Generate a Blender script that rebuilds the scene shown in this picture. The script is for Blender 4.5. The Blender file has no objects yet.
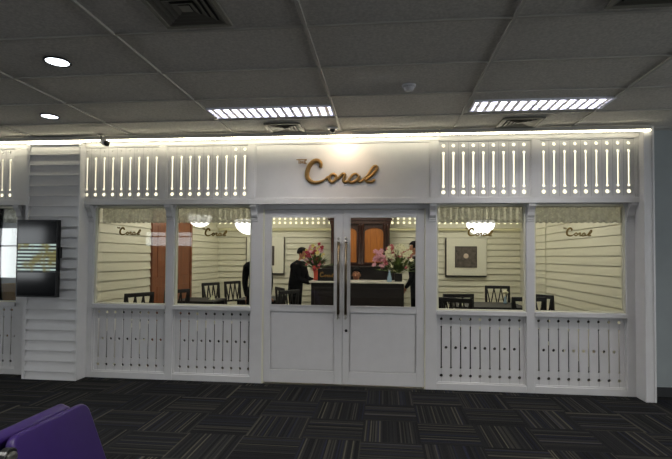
import bpy, bmesh, math, random
from mathutils import Vector, Matrix
random.seed(7)
PI = math.pi
S = bpy.context.scene
col = S.collection
F = 5.155          # plane of the shopfront posts
H = 2.794          # suspended ceiling
FLOORX = (-16.0, 9.0)

# ------------------------------------------------------------------ materials
def s2l(c):
    return tuple((x/255/12.92 if x/255 <= .04045 else ((x/255+.055)/1.055)**2.4) for x in c) + (1,)
def mat(name, rgb, rough=.5, metal=0.0, emit=None, es=0.0, lin=False, spec=.5):
    m = bpy.data.materials.new(name); m.use_nodes = True
    b = m.node_tree.nodes['Principled BSDF']
    b.inputs['Base Color'].default_value = (tuple(rgb)+(1,)) if lin else s2l(rgb)
    b.inputs['Roughness'].default_value = rough
    b.inputs['Metallic'].default_value = metal
    b.inputs['Specular IOR Level'].default_value = spec
    if emit:
        b.inputs['Emission Color'].default_value = tuple(emit)+(1,)
        b.inputs['Emission Strength'].default_value = es
    return m
def noisy(m, scale=30, amt=.12, bump=0.0, bscale=200, detail=3):
    nt = m.node_tree; N = nt.nodes; L = nt.links; b = N['Principled BSDF']
    c = b.inputs['Base Color'].default_value[:]
    tc = N.new('ShaderNodeTexCoord'); n = N.new('ShaderNodeTexNoise')
    n.inputs['Scale'].default_value = scale; n.inputs['Detail'].default_value = detail
    L.new(tc.outputs['Object'], n.inputs['Vector'])
    r = N.new('ShaderNodeValToRGB')
    r.color_ramp.elements[0].position = .3; r.color_ramp.elements[1].position = .7
    r.color_ramp.elements[0].color = tuple(x*(1-amt) for x in c[:3])+(1,)
    r.color_ramp.elements[1].color = tuple(min(1, x*(1+amt)) for x in c[:3])+(1,)
    L.new(n.outputs['Fac'], r.inputs['Fac']); L.new(r.outputs['Color'], b.inputs['Base Color'])
    if bump:
        n2 = N.new('ShaderNodeTexNoise'); n2.inputs['Scale'].default_value = bscale
        L.new(tc.outputs['Object'], n2.inputs['Vector'])
        bp = N.new('ShaderNodeBump'); bp.inputs['Strength'].default_value = bump; bp.inputs['Distance'].default_value = .01
        L.new(n2.outputs['Fac'], bp.inputs['Height']); L.new(bp.outputs['Normal'], b.inputs['Normal'])
    return m
def wood(name, rgb, rgb2, rough=.35, axis=2, scale=6):
    m = mat(name, rgb, rough); nt = m.node_tree; N = nt.nodes; L = nt.links; b = N['Principled BSDF']
    tc = N.new('ShaderNodeTexCoord'); mp = N.new('ShaderNodeMapping')
    sc = [scale*4]*3; sc[axis] = scale*.35; mp.inputs['Scale'].default_value = sc
    n = N.new('ShaderNodeTexNoise'); n.inputs['Scale'].default_value = 1.5; n.inputs['Detail'].default_value = 5
    r = N.new('ShaderNodeValToRGB'); r.color_ramp.elements[0].color = s2l(rgb); r.color_ramp.elements[1].color = s2l(rgb2)
    r.color_ramp.elements[0].position = .35; r.color_ramp.elements[1].position = .65
    L.new(tc.outputs['Object'], mp.inputs['Vector']); L.new(mp.outputs['Vector'], n.inputs['Vector'])
    L.new(n.outputs['Fac'], r.inputs['Fac']); L.new(r.outputs['Color'], b.inputs['Base Color'])
    return m
M = {}
M['white'] = noisy(mat('white_gloss_paint', (207, 206, 206), .38), 8, .025)
M['seam'] = mat('paint_joint', (150, 150, 152), .6)
M['cream'] = noisy(mat('cream_wall_paint', (214, 211, 188), .5), 6, .02)
M['cream2'] = mat('cream_mat_board', (222, 220, 200), .7)
M['ceil2'] = mat('cafe_ceiling_white', (225, 222, 210), .8)
M['tile'] = noisy(mat('ceiling_tile', (196, 193, 186), .9), 55, .16, .35, 160, 6)
M['tbar'] = mat('ceiling_t_bar', (172, 169, 162), .5)
M['grayblue'] = noisy(mat('grey_blue_wall', (142, 149, 150), .6), 4, .05)
M['dull'] = mat('concourse_wall', (120, 122, 125), .8)
M['black'] = mat('black_plastic', (14, 14, 15), .35)
M['vent'] = mat('vent_metal', (120, 118, 108), .5)
M['ventb'] = mat('vent_blade', (84, 82, 74), .5)
M['ventd'] = mat('vent_dark', (22, 22, 24), .8)
M['steel'] = mat('brushed_steel', (190, 186, 178), .28, 1)
M['bronze'] = mat('aged_bronze', (110, 98, 80), .35, 1)
M['gold'] = mat('brushed_gold', (138, 108, 64), .42, .8)
M['golddec'] = mat('gold_vinyl', (128, 104, 40), .5, .2)
M['darkwood'] = wood('dark_stained_wood', (22, 17, 16), (34, 25, 22), .4)
M['chairwood'] = wood('black_stained_wood', (12, 11, 12), (20, 18, 18), .6)
M['mahog'] = wood('mahogany', (46, 24, 17), (66, 36, 24), .3)
M['doorwood'] = wood('teak_door', (112, 62, 34), (132, 76, 42), .45)
M['amber'] = wood('amber_lit_wood', (150, 86, 26), (178, 108, 36), .4)  # light from inside the cabinet is put into this wood colour
M['marble'] = noisy(mat('white_stone_top', (216, 212, 200), .2), 9, .08)
M['floor2'] = wood('cafe_floor_boards', (22, 19, 17), (30, 25, 22), .6, 0)
M['art'] = noisy(mat('grey_brown_print', (84, 76, 68), .6), 14, .5)
M['artlight'] = mat('print_pale_mark', (200, 180, 160), .6)
M['purple'] = noisy(mat('purple_vinyl', (34, 15, 70), .45, spec=.25), 20, .05)
M['suit'] = mat('black_suit_cloth', (11, 11, 13), .95, spec=.15)
M['skin'] = mat('skin', (176, 122, 92), .6)
M['hair'] = mat('black_hair', (14, 11, 10), .8, spec=.15)
M['shirt'] = mat('white_shirt', (220, 220, 220), .8)
M['leaf'] = mat('leaf_green', (70, 96, 46), .6)
M['leaf2'] = mat('fern_green', (104, 122, 58), .6)
M['petalw'] = mat('white_petal', (216, 212, 178), .6)
M['petalp'] = mat('pink_petal', (206, 146, 160), .6)
M['petalr'] = mat('red_petal', (158, 38, 58), .6)
M['petalc'] = mat('coral_petal', (176, 92, 96), .6)
M['petaly'] = mat('yellow_petal', (206, 190, 110), .6)
M['vasered'] = mat('red_orange_wrap', (206, 84, 64), .5)
M['vaseblue'] = mat('pale_blue_bottle', (150, 176, 196), .15)
M['napkin'] = mat('pale_napkin', (206, 208, 176), .8)
M['smoke'] = mat('detector_plastic', (196, 196, 200), .5)
M['lampbowl'] = mat('white_glass_bowl', (250, 248, 240), .4, 0, (1, .97, .93), 2.2)
M['led'] = mat('cove_led', (255, 255, 240), .5, 0, (1, .92, .68), 19.0)
M['diff'] = mat('added_slot_glow', (240, 236, 210), .6, 0, (1, .93, .72), 1.15)  # made-up glowing sheet that brightens the lattice slots from behind
M['tube'] = mat('fluorescent_tube', (255, 255, 255), .5, 0, (.93, .92, 1), 14.0)
M['louver'] = mat('louver_metal', (225, 225, 235), .3, .6)
M['reflector'] = mat('white_reflector', (235, 235, 245), .4)
M['dlight'] = mat('downlight_lens', (255, 255, 255), .5, 0, (.85, .93, 1), 5.0)
M['tan'] = mat('tan_upholstery', (150, 118, 70), .7)
M['baseb'] = mat('black_baseboard', (24, 26, 28), .6)
M['grey'] = mat('window_frame_grey', (150, 150, 156), .5)

def glassmat():
    m = bpy.data.materials.new('clear_glass'); m.use_nodes = True
    nt = m.node_tree; N = nt.nodes; L = nt.links; N.clear()
    o = N.new('ShaderNodeOutputMaterial'); mx = N.new('ShaderNodeMixShader')
    t = N.new('ShaderNodeBsdfTransparent'); t.inputs[0].default_value = (.95, .96, .94, 1)
    g = N.new('ShaderNodeBsdfGlossy'); g.inputs['Roughness'].default_value = 0.0
    f = N.new('ShaderNodeFresnel'); f.inputs['IOR'].default_value = 1.5
    L.new(f.outputs[0], mx.inputs[0]); L.new(t.outputs[0], mx.inputs[1]); L.new(g.outputs[0], mx.inputs[2])
    L.new(mx.outputs[0], o.inputs[0]); return m
M['glass'] = glassmat()
def lacemat():
    m = mat('lace_beads', (216, 214, 198), .5); nt = m.node_tree; N = nt.nodes; L = nt.links
    b = N['Principled BSDF']; o = N['Material Output']
    tc = N.new('ShaderNodeTexCoord')
    v = N.new('ShaderNodeTexVoronoi'); v.inputs['Scale'].default_value = 38; v.feature = 'F1'
    n = N.new('ShaderNodeTexNoise'); n.inputs['Scale'].default_value = 22; n.inputs['Detail'].default_value = 4
    L.new(tc.outputs['Object'], v.inputs['Vector']); L.new(tc.outputs['Object'], n.inputs['Vector'])
    a = N.new('ShaderNodeMath'); a.operation = 'MULTIPLY_ADD'; a.inputs[1].default_value = -.9; a.inputs[2].default_value = .75
    L.new(v.outputs['Distance'], a.inputs[0])
    b2 = N.new('ShaderNodeMath'); b2.operation = 'MULTIPLY'
    L.new(a.outputs[0], b2.inputs[0]); L.new(n.outputs['Fac'], b2.inputs[1])
    r = N.new('ShaderNodeMapRange'); r.inputs['From Min'].default_value = .12; r.inputs['From Max'].default_value = .36
    r.inputs['To Min'].default_value = .6; r.inputs['To Max'].default_value = .96
    L.new(b2.outputs[0], r.inputs['Value'])
    t = N.new('ShaderNodeBsdfTransparent'); tl = N.new('ShaderNodeBsdfTranslucent'); tl.inputs[0].default_value = s2l((226, 224, 208))
    cr = N.new('ShaderNodeValToRGB'); cr.color_ramp.elements[0].color = s2l((176, 174, 160)); cr.color_ramp.elements[1].color = s2l((240, 240, 228))
    cr.color_ramp.elements[0].position = .38; cr.color_ramp.elements[1].position = .62
    L.new(n.outputs['Fac'], cr.inputs['Fac']); L.new(cr.outputs['Color'], b.inputs['Base Color'])
    m1 = N.new('ShaderNodeMixShader'); m1.inputs[0].default_value = .35
    L.new(b.outputs[0], m1.inputs[1]); L.new(tl.outputs[0], m1.inputs[2])
    mx = N.new('ShaderNodeMixShader'); L.new(r.outputs[0], mx.inputs[0]); L.new(t.outputs[0], mx.inputs[1]); L.new(m1.outputs[0], mx.inputs[2])
    L.new(mx.outputs[0], o.inputs[0]); return m
M['lace'] = lacemat()
def carpetmat():
    m = mat('striped_carpet_tile', (40, 40, 42), .95, spec=.1); nt = m.node_tree; N = nt.nodes; L = nt.links
    b = N['Principled BSDF']; T = .465
    geo = N.new('ShaderNodeTexCoord'); sp = N.new('ShaderNodeSeparateXYZ'); L.new(geo.outputs['Object'], sp.inputs[0])
    def mth(op, a, bb=None, c=None):
        n = N.new('ShaderNodeMath'); n.operation = op
        for i, x in enumerate((a, bb, c)):
            if x is None: continue
            if isinstance(x, (int, float)): n.inputs[i].default_value = x
            else: L.new(x, n.inputs[i])
        return n.outputs[0]
    u = mth('DIVIDE', mth('SUBTRACT', sp.outputs[0], .295-T*100), T); v = mth('DIVIDE', mth('SUBTRACT', sp.outputs[1], 4.12-T*100), T)
    fu = mth('FLOOR', u); fv = mth('FLOOR', v)
    par = mth('MODULO', mth('ADD', fu, fv), 2.0)           # 0 -> stripes along Y
    # coordinate across the stripes
    def mixf(f, a, bb):
        n = N.new('ShaderNodeMix'); n.data_type = 'FLOAT'; L.new(f, n.inputs[0]); L.new(a, n.inputs[2]); L.new(bb, n.inputs[3]); return n.outputs[0]
    fru = mth('FRACT', u); frv = mth('FRACT', v)
    ac = mixf(par, fru, frv); al = mixf(par, frv, fru)
    seed = mth('ADD', mth('MULTIPLY', fu, 7.31), mth('MULTIPLY', fv, 13.77))
    def stripes(n, off):
        cv = N.new('ShaderNodeCombineXYZ')
        L.new(mth('FLOOR', mth('MULTIPLY', ac, n)), cv.inputs[0]); L.new(mth('ADD', seed, off), cv.inputs[1])
        w = N.new('ShaderNodeTexWhiteNoise'); w.noise_dimensions = '2D'; L.new(cv.outputs[0], w.inputs['Vector']); return w
    w1 = stripes(44.0, 0.0); w2 = stripes(23.0, 5.5)
    r = N.new('ShaderNodeValToRGB'); cr = r.color_ramp; cr.interpolation = 'CONSTANT'
    cols = [(0, (29, 29, 31)), (.42, (38, 38, 38)), (.62, (24, 24, 26)), (.78, (56, 55, 51)), (.88, (31, 33, 47)), (.95, (72, 70, 60))]
    cr.elements[0].position = 0; cr.elements[0].color = s2l(cols[0][1]); cr.elements[1].position = cols[1][0]; cr.elements[1].color = s2l(cols[1][1])
    for p, c in cols[2:]:
        e = cr.elements.new(p); e.color = s2l(c)
    L.new(w1.outputs['Value'], r.inputs['Fac'])
    r2 = N.new('ShaderNodeMapRange'); r2.inputs['To Min'].default_value = .65; r2.inputs['To Max'].default_value = 1.25
    L.new(w2.outputs['Value'], r2.inputs['Value'])
    mm = N.new('ShaderNodeMix'); mm.data_type = 'RGBA'; mm.blend_type = 'MULTIPLY'; mm.inputs[0].default_value = 1
    L.new(r.outputs['Color'], mm.inputs[6]); L.new(r2.outputs['Result'], mm.inputs[7])
    L.new(mm.outputs[2], b.inputs['Base Color'])
    n2 = N.new('ShaderNodeTexNoise'); n2.inputs['Scale'].default_value = 400; L.new(geo.outputs['Object'], n2.inputs['Vector'])
    bp = N.new('ShaderNodeBump'); bp.inputs['Strength'].default_value = .4; bp.inputs['Distance'].default_value = .004
    L.new(n2.outputs['Fac'], bp.inputs['Height']); L.new(bp.outputs['Normal'], b.inputs['Normal'])
    return m
M['carpet'] = carpetmat()
def screenmat():
    m = mat('screen_picture', (5, 6, 7), .25); nt = m.node_tree; N = nt.nodes; L = nt.links; b = N['Principled BSDF']
    tc = N.new('ShaderNodeTexCoord'); sp = N.new('ShaderNodeSeparateXYZ'); L.new(tc.outputs['Object'], sp.inputs[0])
    # object local z is height on the screen
    fr = N.new('ShaderNodeMath'); fr.operation = 'MULTIPLY'; fr.inputs[1].default_value = 1/.0405; L.new(sp.outputs[2], fr.inputs[0])
    f2 = N.new('ShaderNodeMath'); f2.operation = 'FRACT'; L.new(fr.outputs[0], f2.inputs[0])
    st = N.new('ShaderNodeMath'); st.operation = 'GREATER_THAN'; st.inputs[1].default_value = .55; L.new(f2.outputs[0], st.inputs[0])
    n = N.new('ShaderNodeTexNoise'); n.inputs['Scale'].default_value = 7; n.inputs['Detail'].default_value = 2; L.new(tc.outputs['Object'], n.inputs['Vector'])
    r = N.new('ShaderNodeValToRGB'); cr = r.color_ramp
    cr.elements[0].position = .42; cr.elements[0].color = s2l((190, 214, 206)); cr.elements[1].position = .6; cr.elements[1].color = s2l((128, 124, 70))
    r0 = N.new('ShaderNodeValToRGB'); c0 = r0.color_ramp
    c0.elements[0].position = .45; c0.elements[0].color = s2l((14, 24, 26)); c0.elements[1].position = .62; c0.elements[1].color = s2l((92, 84, 34))
    L.new(n.outputs['Fac'], r.inputs['Fac']); L.new(n.outputs['Fac'], r0.inputs['Fac'])
    mm = N.new('ShaderNodeMix'); mm.data_type = 'RGBA'; L.new(st.outputs[0], mm.inputs[0]); L.new(r0.outputs['Color'], mm.inputs[6]); L.new(r.outputs['Color'], mm.inputs[7])
    L.new(mm.outputs[2], b.inputs['Emission Color']); b.inputs['Emission Strength'].default_value = .75
    return m
M['screen'] = screenmat()

# ------------------------------------------------------------------ helpers
class MB:
    def __init__(s): s.bm = bmesh.new()
    def box(s, x0, x1, y0, y1, z0, z1, rot=None, piv=None):
        vs = [s.bm.verts.new(p) for p in ((x0,y0,z0),(x1,y0,z0),(x1,y1,z0),(x0,y1,z0),(x0,y0,z1),(x1,y0,z1),(x1,y1,z1),(x0,y1,z1))]
        for f in ((0,3,2,1),(4,5,6,7),(0,1,5,4),(1,2,6,5),(2,3,7,6),(3,0,4,7)): s.bm.faces.new([vs[i] for i in f])
        if rot:
            bmesh.ops.rotate(s.bm, verts=vs, cent=piv or ((x0+x1)/2,(y0+y1)/2,(z0+z1)/2), matrix=rot)
        return s
    def bar(s, a, b, w, d, up=(0,0,1)):
        a = Vector(a); b = Vector(b); t = (b-a).normalized(); up = Vector(up)
        if abs(t.dot(up)) > .98: up = Vector((0,1,0))
        x = t.cross(up).normalized(); y = x.cross(t).normalized()
        vs = []
        for p in (a, b):
            for sx, sy in ((-1,-1),(1,-1),(1,1),(-1,1)): vs.append(s.bm.verts.new(p + x*sx*w/2 + y*sy*d/2))
        for f in ((0,3,2,1),(4,5,6,7),(0,1,5,4),(1,2,6,5),(2,3,7,6),(3,0,4,7)): s.bm.faces.new([vs[i] for i in f])
        return s
    def tube(s, pts, rad, n=10, flat=(1,1,1)):
        pts = [Vector(p) for p in pts]; rs = rad if isinstance(rad, (list, tuple)) else [rad]*len(pts); rings = []
        prev = None
        for i, p in enumerate(pts):
            t = (pts[min(i+1, len(pts)-1)] - pts[max(i-1, 0)]).normalized()
            up = prev if prev is not None else (Vector((0,1,0)) if abs(t.y) < .9 else Vector((1,0,0)))
            x = t.cross(up); x = x.normalized() if x.length > 1e-5 else Vector((1,0,0)); y = x.cross(t).normalized(); prev = y
            ring = []
            for k in range(n):
                o = x*math.cos(2*PI*k/n)*rs[i] + y*math.sin(2*PI*k/n)*rs[i]
                ring.append(s.bm.verts.new(p + Vector((o.x*flat[0], o.y*flat[1], o.z*flat[2]))))
            rings.append(ring)
        for a, b in zip(rings, rings[1:]):
            for k in range(n): s.bm.faces.new((a[k], a[(k+1)%n], b[(k+1)%n], b[k]))
        s.bm.faces.new(rings[0][::-1]); s.bm.faces.new(rings[-1]); return s
    def lathe(s, prof, n=32, c=(0,0,0), axis='Z'):
        rings = []
        for r, z in prof:
            ring = []
            for k in range(n):
                a = 2*PI*k/n; x, y = r*math.cos(a), r*math.sin(a)
                p = (x, y, z) if axis == 'Z' else ((x, -z, y) if axis == 'Y' else (z, x, y))
                ring.append(s.bm.verts.new((c[0]+p[0], c[1]+p[1], c[2]+p[2])))
            rings.append(ring)
        for a, b in zip(rings, rings[1:]):
            for k in range(n): s.bm.faces.new((a[k], a[(k+1)%n], b[(k+1)%n], b[k]))
        s.bm.faces.new(rings[0][::-1]); s.bm.faces.new(rings[-1]); return s
    def prism(s, poly, axis, a, b):
        """poly 2D outline extruded along axis between a and b (axis X: poly=(y,z); Y: (x,z); Z: (x,y))"""
        def P(u, v, w): return {'X': (w,u,v), 'Y': (u,w,v), 'Z': (u,v,w)}[axis]
        A = [s.bm.verts.new(P(u,v,a)) for u, v in poly]; B = [s.bm.verts.new(P(u,v,b)) for u, v in poly]
        n = len(poly)
        for i in range(n): s.bm.faces.new((A[i], A[(i+1)%n], B[(i+1)%n], B[i]))
        s.bm.faces.new(A[::-1]); s.bm.faces.new(B); return s
    def ball(s, c, r, seg=12, sc=(1,1,1)):
        res = bmesh.ops.create_uvsphere(s.bm, u_segments=seg, v_segments=max(6, seg//2+2), radius=r)
        for v in res['verts']: v.co = Vector((v.co.x*sc[0]+c[0], v.co.y*sc[1]+c[1], v.co.z*sc[2]+c[2]))
        return s
    def build(s, name, m, parent=None, bev=0.0, smooth=False, seg=2):
        bmesh.ops.recalc_face_normals(s.bm, faces=s.bm.faces)
        me = bpy.data.meshes.new(name); s.bm.to_mesh(me); s.bm.free()
        me.materials.append(m)
        if smooth:
            for p in me.polygons: p.use_smooth = True
        o = bpy.data.objects.new(name, me); col.objects.link(o)
        if parent is not None: o.parent = parent
        if bev:
            b = o.modifiers.new('bevel', 'BEVEL'); b.width = bev; b.segments = seg; b.limit_method = 'ANGLE'
        return o
def tag(o, label=None, cat=None, group=None, kind=None):
    if label: o['label'] = label
    if cat: o['category'] = cat
    if group: o['group'] = group
    if kind: o['kind'] = kind
    return o
def empty(name, loc=(0,0,0), rz=0, **k):
    o = bpy.data.objects.new(name, None); col.objects.link(o); o.location = loc; o.rotation_euler = (0,0,rz); o.empty_display_size = .1
    tag(o, **k); return o
def rebase(root, loc):
    """parts were modelled in world coordinates: move the root to its base and bring the parts back"""
    root.location = loc
    for c in root.children: c.location = Vector(c.location) - Vector(loc)
def copy_tree(o, parent=None):
    c = o.copy(); col.objects.link(c)
    if parent is not None: c.parent = parent
    for ch in list(o.children): copy_tree(ch, c)
    return c
def perf(name, x0, x1, z0, z1, y0, y1, shapes, m, parent):
    """flat board in the XZ plane with real cut-outs. shapes: ('c',x,z,r) or ('s',x,z0,z1,w,r)"""
    cu = bpy.data.curves.new(name+'_outline', 'CURVE'); cu.dimensions = '2D'; cu.fill_mode = 'BOTH'; cu.extrude = abs(y1-y0)/2
    def poly(pts):
        sp = cu.splines.new('POLY'); sp.points.add(len(pts)-1)
        for p, q in zip(sp.points, pts): p.co = (q[0], q[1], 0, 1)
        sp.use_cyclic_u = True
    poly([(x0,z0),(x1,z0),(x1,z1),(x0,z1)])
    for sh in shapes:
        if sh[0] == 'c':
            _, x, z, r = sh; poly([(x+r*math.cos(a*PI/7), z+r*math.sin(a*PI/7)) for a in range(14)][::-1])
        else:
            _, x, a, b, w, r = sh; h = w/2; pts = []
            t0 = math.asin(min(1, h/r))
            pts = [(x+r*math.sin(t), b-r*math.cos(t)*1.0) for t in [t0+(2*PI-2*t0)*k/10 for k in range(11)]]
            pts2 = [(x-r*math.sin(t), a+r*math.cos(t)) for t in [t0+(2*PI-2*t0)*k/10 for k in range(11)]]
            poly(pts+pts2)
    co = bpy.data.objects.new('tmp', cu); col.objects.link(co)
    dg = bpy.context.evaluated_depsgraph_get(); dg.update()
    me = bpy.data.meshes.new_from_object(co.evaluated_get(dg)); bpy.data.objects.remove(co)
    me.name = name
    ym = (y0+y1)/2
    for v in me.vertices: v.co = Vector((v.co.x, ym + v.co.z, v.co.y))
    me.materials.clear(); me.materials.append(m)
    o = bpy.data.objects.new(name, me); col.objects.link(o); o.parent = parent
    return o
def smoothpts(pts, k=5):
    out = []; n = len(pts)
    for i in range(n-1):
        p0, p1, p2, p3 = pts[max(i-1,0)], pts[i], pts[i+1], pts[min(i+2,n-1)]
        for j in range(k):
            t = j/k
            out.append(tuple(.5*((2*p1[d])+(-p0[d]+p2[d])*t+(2*p0[d]-5*p1[d]+4*p2[d]-p3[d])*t*t+(-p0[d]+3*p1[d]-3*p2[d]+p3[d])*t**3) for d in range(2)))
    out.append(pts[-1]); return out
SCRIPT = [
 ('C', [(-0.221,0.031),(-0.214,0.065),(-0.231,0.099),(-0.265,0.111),(-0.302,0.098),(-0.335,0.062),(-0.359,0.013),(-0.369,-0.035),(-0.361,-0.079),(-0.336,-0.113),(-0.292,-0.132),(-0.239,-0.131),(-0.195,-0.116),(-0.162,-0.093),(-0.136,-0.066)]),
 ('o', [(-0.16,-0.098),(-0.135,-0.074),(-0.123,-0.103),(-0.095,-0.131),(-0.066,-0.119),(-0.044,-0.086),(-0.054,-0.055),(-0.081,-0.043),(-0.108,-0.059),(-0.12,-0.086),(-0.11,-0.113)]),
 ('r', [(-0.026,-0.102),(0.003,-0.065),(0.032,-0.041),(0.054,-0.051),(0.044,-0.085),(0.038,-0.115),(0.055,-0.133),(0.082,-0.125),(0.106,-0.106)]),
 ('a', [(0.201,-0.067),(0.179,-0.044),(0.145,-0.052),(0.116,-0.081),(0.1,-0.111),(0.112,-0.133),(0.146,-0.134),(0.182,-0.114),(0.207,-0.077),(0.211,-0.063),(0.201,-0.102),(0.207,-0.126),(0.229,-0.128),(0.258,-0.105)]),
 ('l', [(0.258,-0.105),(0.302,-0.064),(0.34,-0.005),(0.369,0.034),(0.395,0.038),(0.405,0.018),(0.386,-0.02),(0.35,-0.059),(0.311,-0.09),(0.289,-0.107),(0.297,-0.129),(0.331,-0.135),(0.363,-0.126),(0.379,-0.103)])]
def coral(x, y, z, sc, th, m, parent, flat=.5, one=None, the=True):
    bmx = MB() if one else None
    for ch, pts in SCRIPT:
        p = smoothpts(pts, 4); n = len(p); mb = bmx or MB()
        rr = []
        for i in range(n):
            u = i/(n-1)
            if ch == 'C': r = th*(1.25*(math.sin(PI*min(1, .12+u*.95))**.5)*.9+.35)
            else: r = th*(.78+.22*math.sin(PI*u))
            rr.append(max(r, th*.4))
        mb.tube([(x+a*sc, y, z+b*sc) for a, b in p], rr, 8, (1, flat, 1))
        if not bmx: mb.build('letter', m, parent, smooth=True)
    if the:
        mb = bmx or MB(); t = th*.32
        def q(a, b): return (x+(-.49+a)*sc, y, z+(.075+b)*sc)
        segs = [((0,.05),(.118,.05)),((.03,.05),(.03,.005)),((.05,.04),(.05,.005)),((.075,.04),(.075,.005)),((.05,.022),(.075,.022)),((.092,.04),(.092,.005)),((.092,.04),(.115,.04)),((.092,.022),(.11,.022)),((.092,.005),(.115,.005))]
        for a, b in segs: mb.tube([q(*a), q(*b)], t, 6, (1, flat, 1))
        if not bmx: mb.build('small_lettering', m, parent)
    if bmx: return bmx.build(one, m, parent, smooth=True)
def siding(name, axis, fixed, sgn, a0, a1, z0, z1, pitch, m, parent=None, zoff=0, dep=.014, gr=.011):
    """lap boards. axis 'X': wall runs along X, faces -Y if sgn=-1. axis 'Y': runs along Y, faces sgn*X"""
    mb = MB(); z = z0 + zoff
    if zoff: z -= pitch
    while z < z1 - 1e-4:
        lo = max(z, z0); hi = min(z+pitch, z1)
        d0 = dep*(1-(lo-z)/pitch); d1 = dep*(1-(hi-z)/pitch)
        gz = min(lo+gr, hi) if lo == z else lo
        poly = [(fixed-sgn*.009, lo), (fixed-sgn*.009, gz), (fixed+sgn*d0, gz), (fixed+sgn*(d1+.001), hi), (fixed-sgn*.012, hi), (fixed-sgn*.012, lo)]
        if gz >= hi-1e-5: z += pitch; continue
        if gz == lo: poly = poly[2:]+[(fixed-sgn*.012, lo)] ; poly = [(fixed+sgn*d0, lo), (fixed+sgn*(d1+.001), hi), (fixed-sgn*.012, hi), (fixed-sgn*.012, lo)]
        mb.prism(poly, 'X' if axis == 'X' else 'Y', a0, a1)
        z += pitch
    return mb.build(name, m, parent)

# ------------------------------------------------------------------ setting: floor, ceiling, walls
fl = MB(); fl.box(FLOORX[0], FLOORX[1], -6, F+.12, -.1, 0); tag(fl.build('floor', M['carpet']), kind='structure')
f2 = MB(); f2.box(-8.5, 2.85, F+.121, 12.2, -.1, 0); tag(f2.build('floor', M['floor2']), kind='structure')
# suspended ceiling
cl = MB()
FXP = [(-1.06, 4.245), (1.36, 4.225), (-1.06, .6), (1.36, .6), (-3.46, .6), (3.76, 2.4), (-5.86, .6)]
holes = [(x-.585, x+.585, y-.14, y+.14) for x, y in FXP]
bx = sorted({FLOORX[0], FLOORX[1]} | {v for h_ in holes for v in h_[:2]}); by = sorted({-6, F+.2} | {v for h_ in holes for v in h_[2:]})
for y0, y1 in zip(by, by[1:]):
    x0 = bx[0]
    for xa, xb in zip(bx, bx[1:]):
        if any(h_[0]-1e-4 <= xa and xb <= h_[1]+1e-4 and h_[2]-1e-4 <= y0 and y1 <= h_[3]+1e-4 for h_ in holes):
            if xa > x0: cl.box(x0, xa, y0, y1, H+.012, H+.03)
            x0 = xb
    if bx[-1] > x0: cl.box(x0, bx[-1], y0, y1, H+.012, H+.03)
cl.box(FLOORX[0], FLOORX[1], -6, F+.2, H+.11, H+.15)
ceiling = tag(cl.build('ceiling', M['tile']), kind='structure')
GX = [-.469+1.2*i for i in range(-12, 8)]; GY = [2.675+.6*j for j in range(-14, 5)]
g = MB()
for x in GX: g.box(x-.010, x+.010, -6, F, H-.001, H+.012)
for y in GY: g.box(FLOORX[0], FLOORX[1], y-.008, y+.008, H, H+.0115)
g.build('ceiling_grid', M['tbar'], ceiling)
# concourse walls (behind and beside the camera) with daylight openings, the side ones added for light
w = MB(); YR = -6
def wallx(mb, xs, y0, y1, holes, z1=H+.05):
    """wall along X with rectangular holes [(xa,xb,za,zb)] sorted by x"""
    x = xs[0]
    for xa, xb, za, zb in holes:
        mb.box(x, xa, y0, y1, 0, z1); mb.box(xa, xb, y0, y1, 0, za); mb.box(xa, xb, y0, y1, zb, z1); x = xb
    mb.box(x, xs[1], y0, y1, 0, z1)
RW = [(-15.5, -12.4, .5, 2.5), (-8.9, -7.0, 1.75, 2.35)]
wallx(w, FLOORX, YR-.1, YR, RW); tag(w.build('wall_back', M['dull']), kind='structure')
for k, (xa, xb, za, zb) in enumerate(RW):
    fr = MB()
    for x in (xa, xb-.05, (xa+xb)/2-.025): fr.box(x, x+.05, YR-.08, YR-.02, za, zb)
    for z in (za, zb-.05, za+(zb-za)*.62): fr.box(xa, xb, YR-.081, YR-.019, z, z+.05)
    tag(fr.build('window_%d' % (k+7), M['grey']), kind='structure')
for nm, x, kk in (('wall_left', FLOORX[0]-.1, 9), ('wall_right', FLOORX[1], 10)):
    w = MB(); w.box(x, x+.1, YR, F+.1, 0, .3); w.box(x, x+.1, YR, F+.1, 2.6, H+.05); w.box(x, x+.1, YR, -5.5, .3, 2.6); w.box(x, x+.1, 4.2, F+.1, .3, 2.6)
    tag(w.build(nm, M['dull']), kind='structure')
    fr = MB()
    for i in range(7): yy = -5.5+i*(9.65/6); fr.box(x+.02, x+.08, yy, yy+.05, .3, 2.6)
    for z in (.3, 1.1, 2.55): fr.box(x+.021, x+.079, -5.5, 4.2, z, z+.05)
    tag(fr.build('window_%d' % kk, M['grey']), kind='structure')  # unseen side windows added to brighten the shopfront, right wall and ceiling
    l = bpy.data.lights.new('window_daylight', 'AREA'); l.shape = 'RECTANGLE'; l.size = 2.3; l.size_y = 9.7; l.energy = 1; l.cycles.is_portal = True
    o = bpy.data.objects.new('window_daylight', l); col.objects.link(o); o.location = (x+(.11 if x < 0 else -.01), -.65, 1.45); o.rotation_euler = (0, -PI/2 if x < 0 else PI/2, 0)
w = MB(); w.box(2.72, FLOORX[1], F+.06, F+.2, 0, H+.05)
w.box(2.72, FLOORX[1], F+.052, F+.06, 0, 1.815); wf = tag(w.build('wall_front_right', M['grayblue']), kind='structure')
b = MB(); b.box(2.72, FLOORX[1], F+.03, F+.052, 0, .1); tag(b.build('baseboard_front_right', M['baseb'], bev=.004), kind='structure')
w = MB(); w.box(-16, -5.39, F, F+.12, 0, H+.05); tag(w.build('wall_front_left', M['white']), kind='structure')

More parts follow.
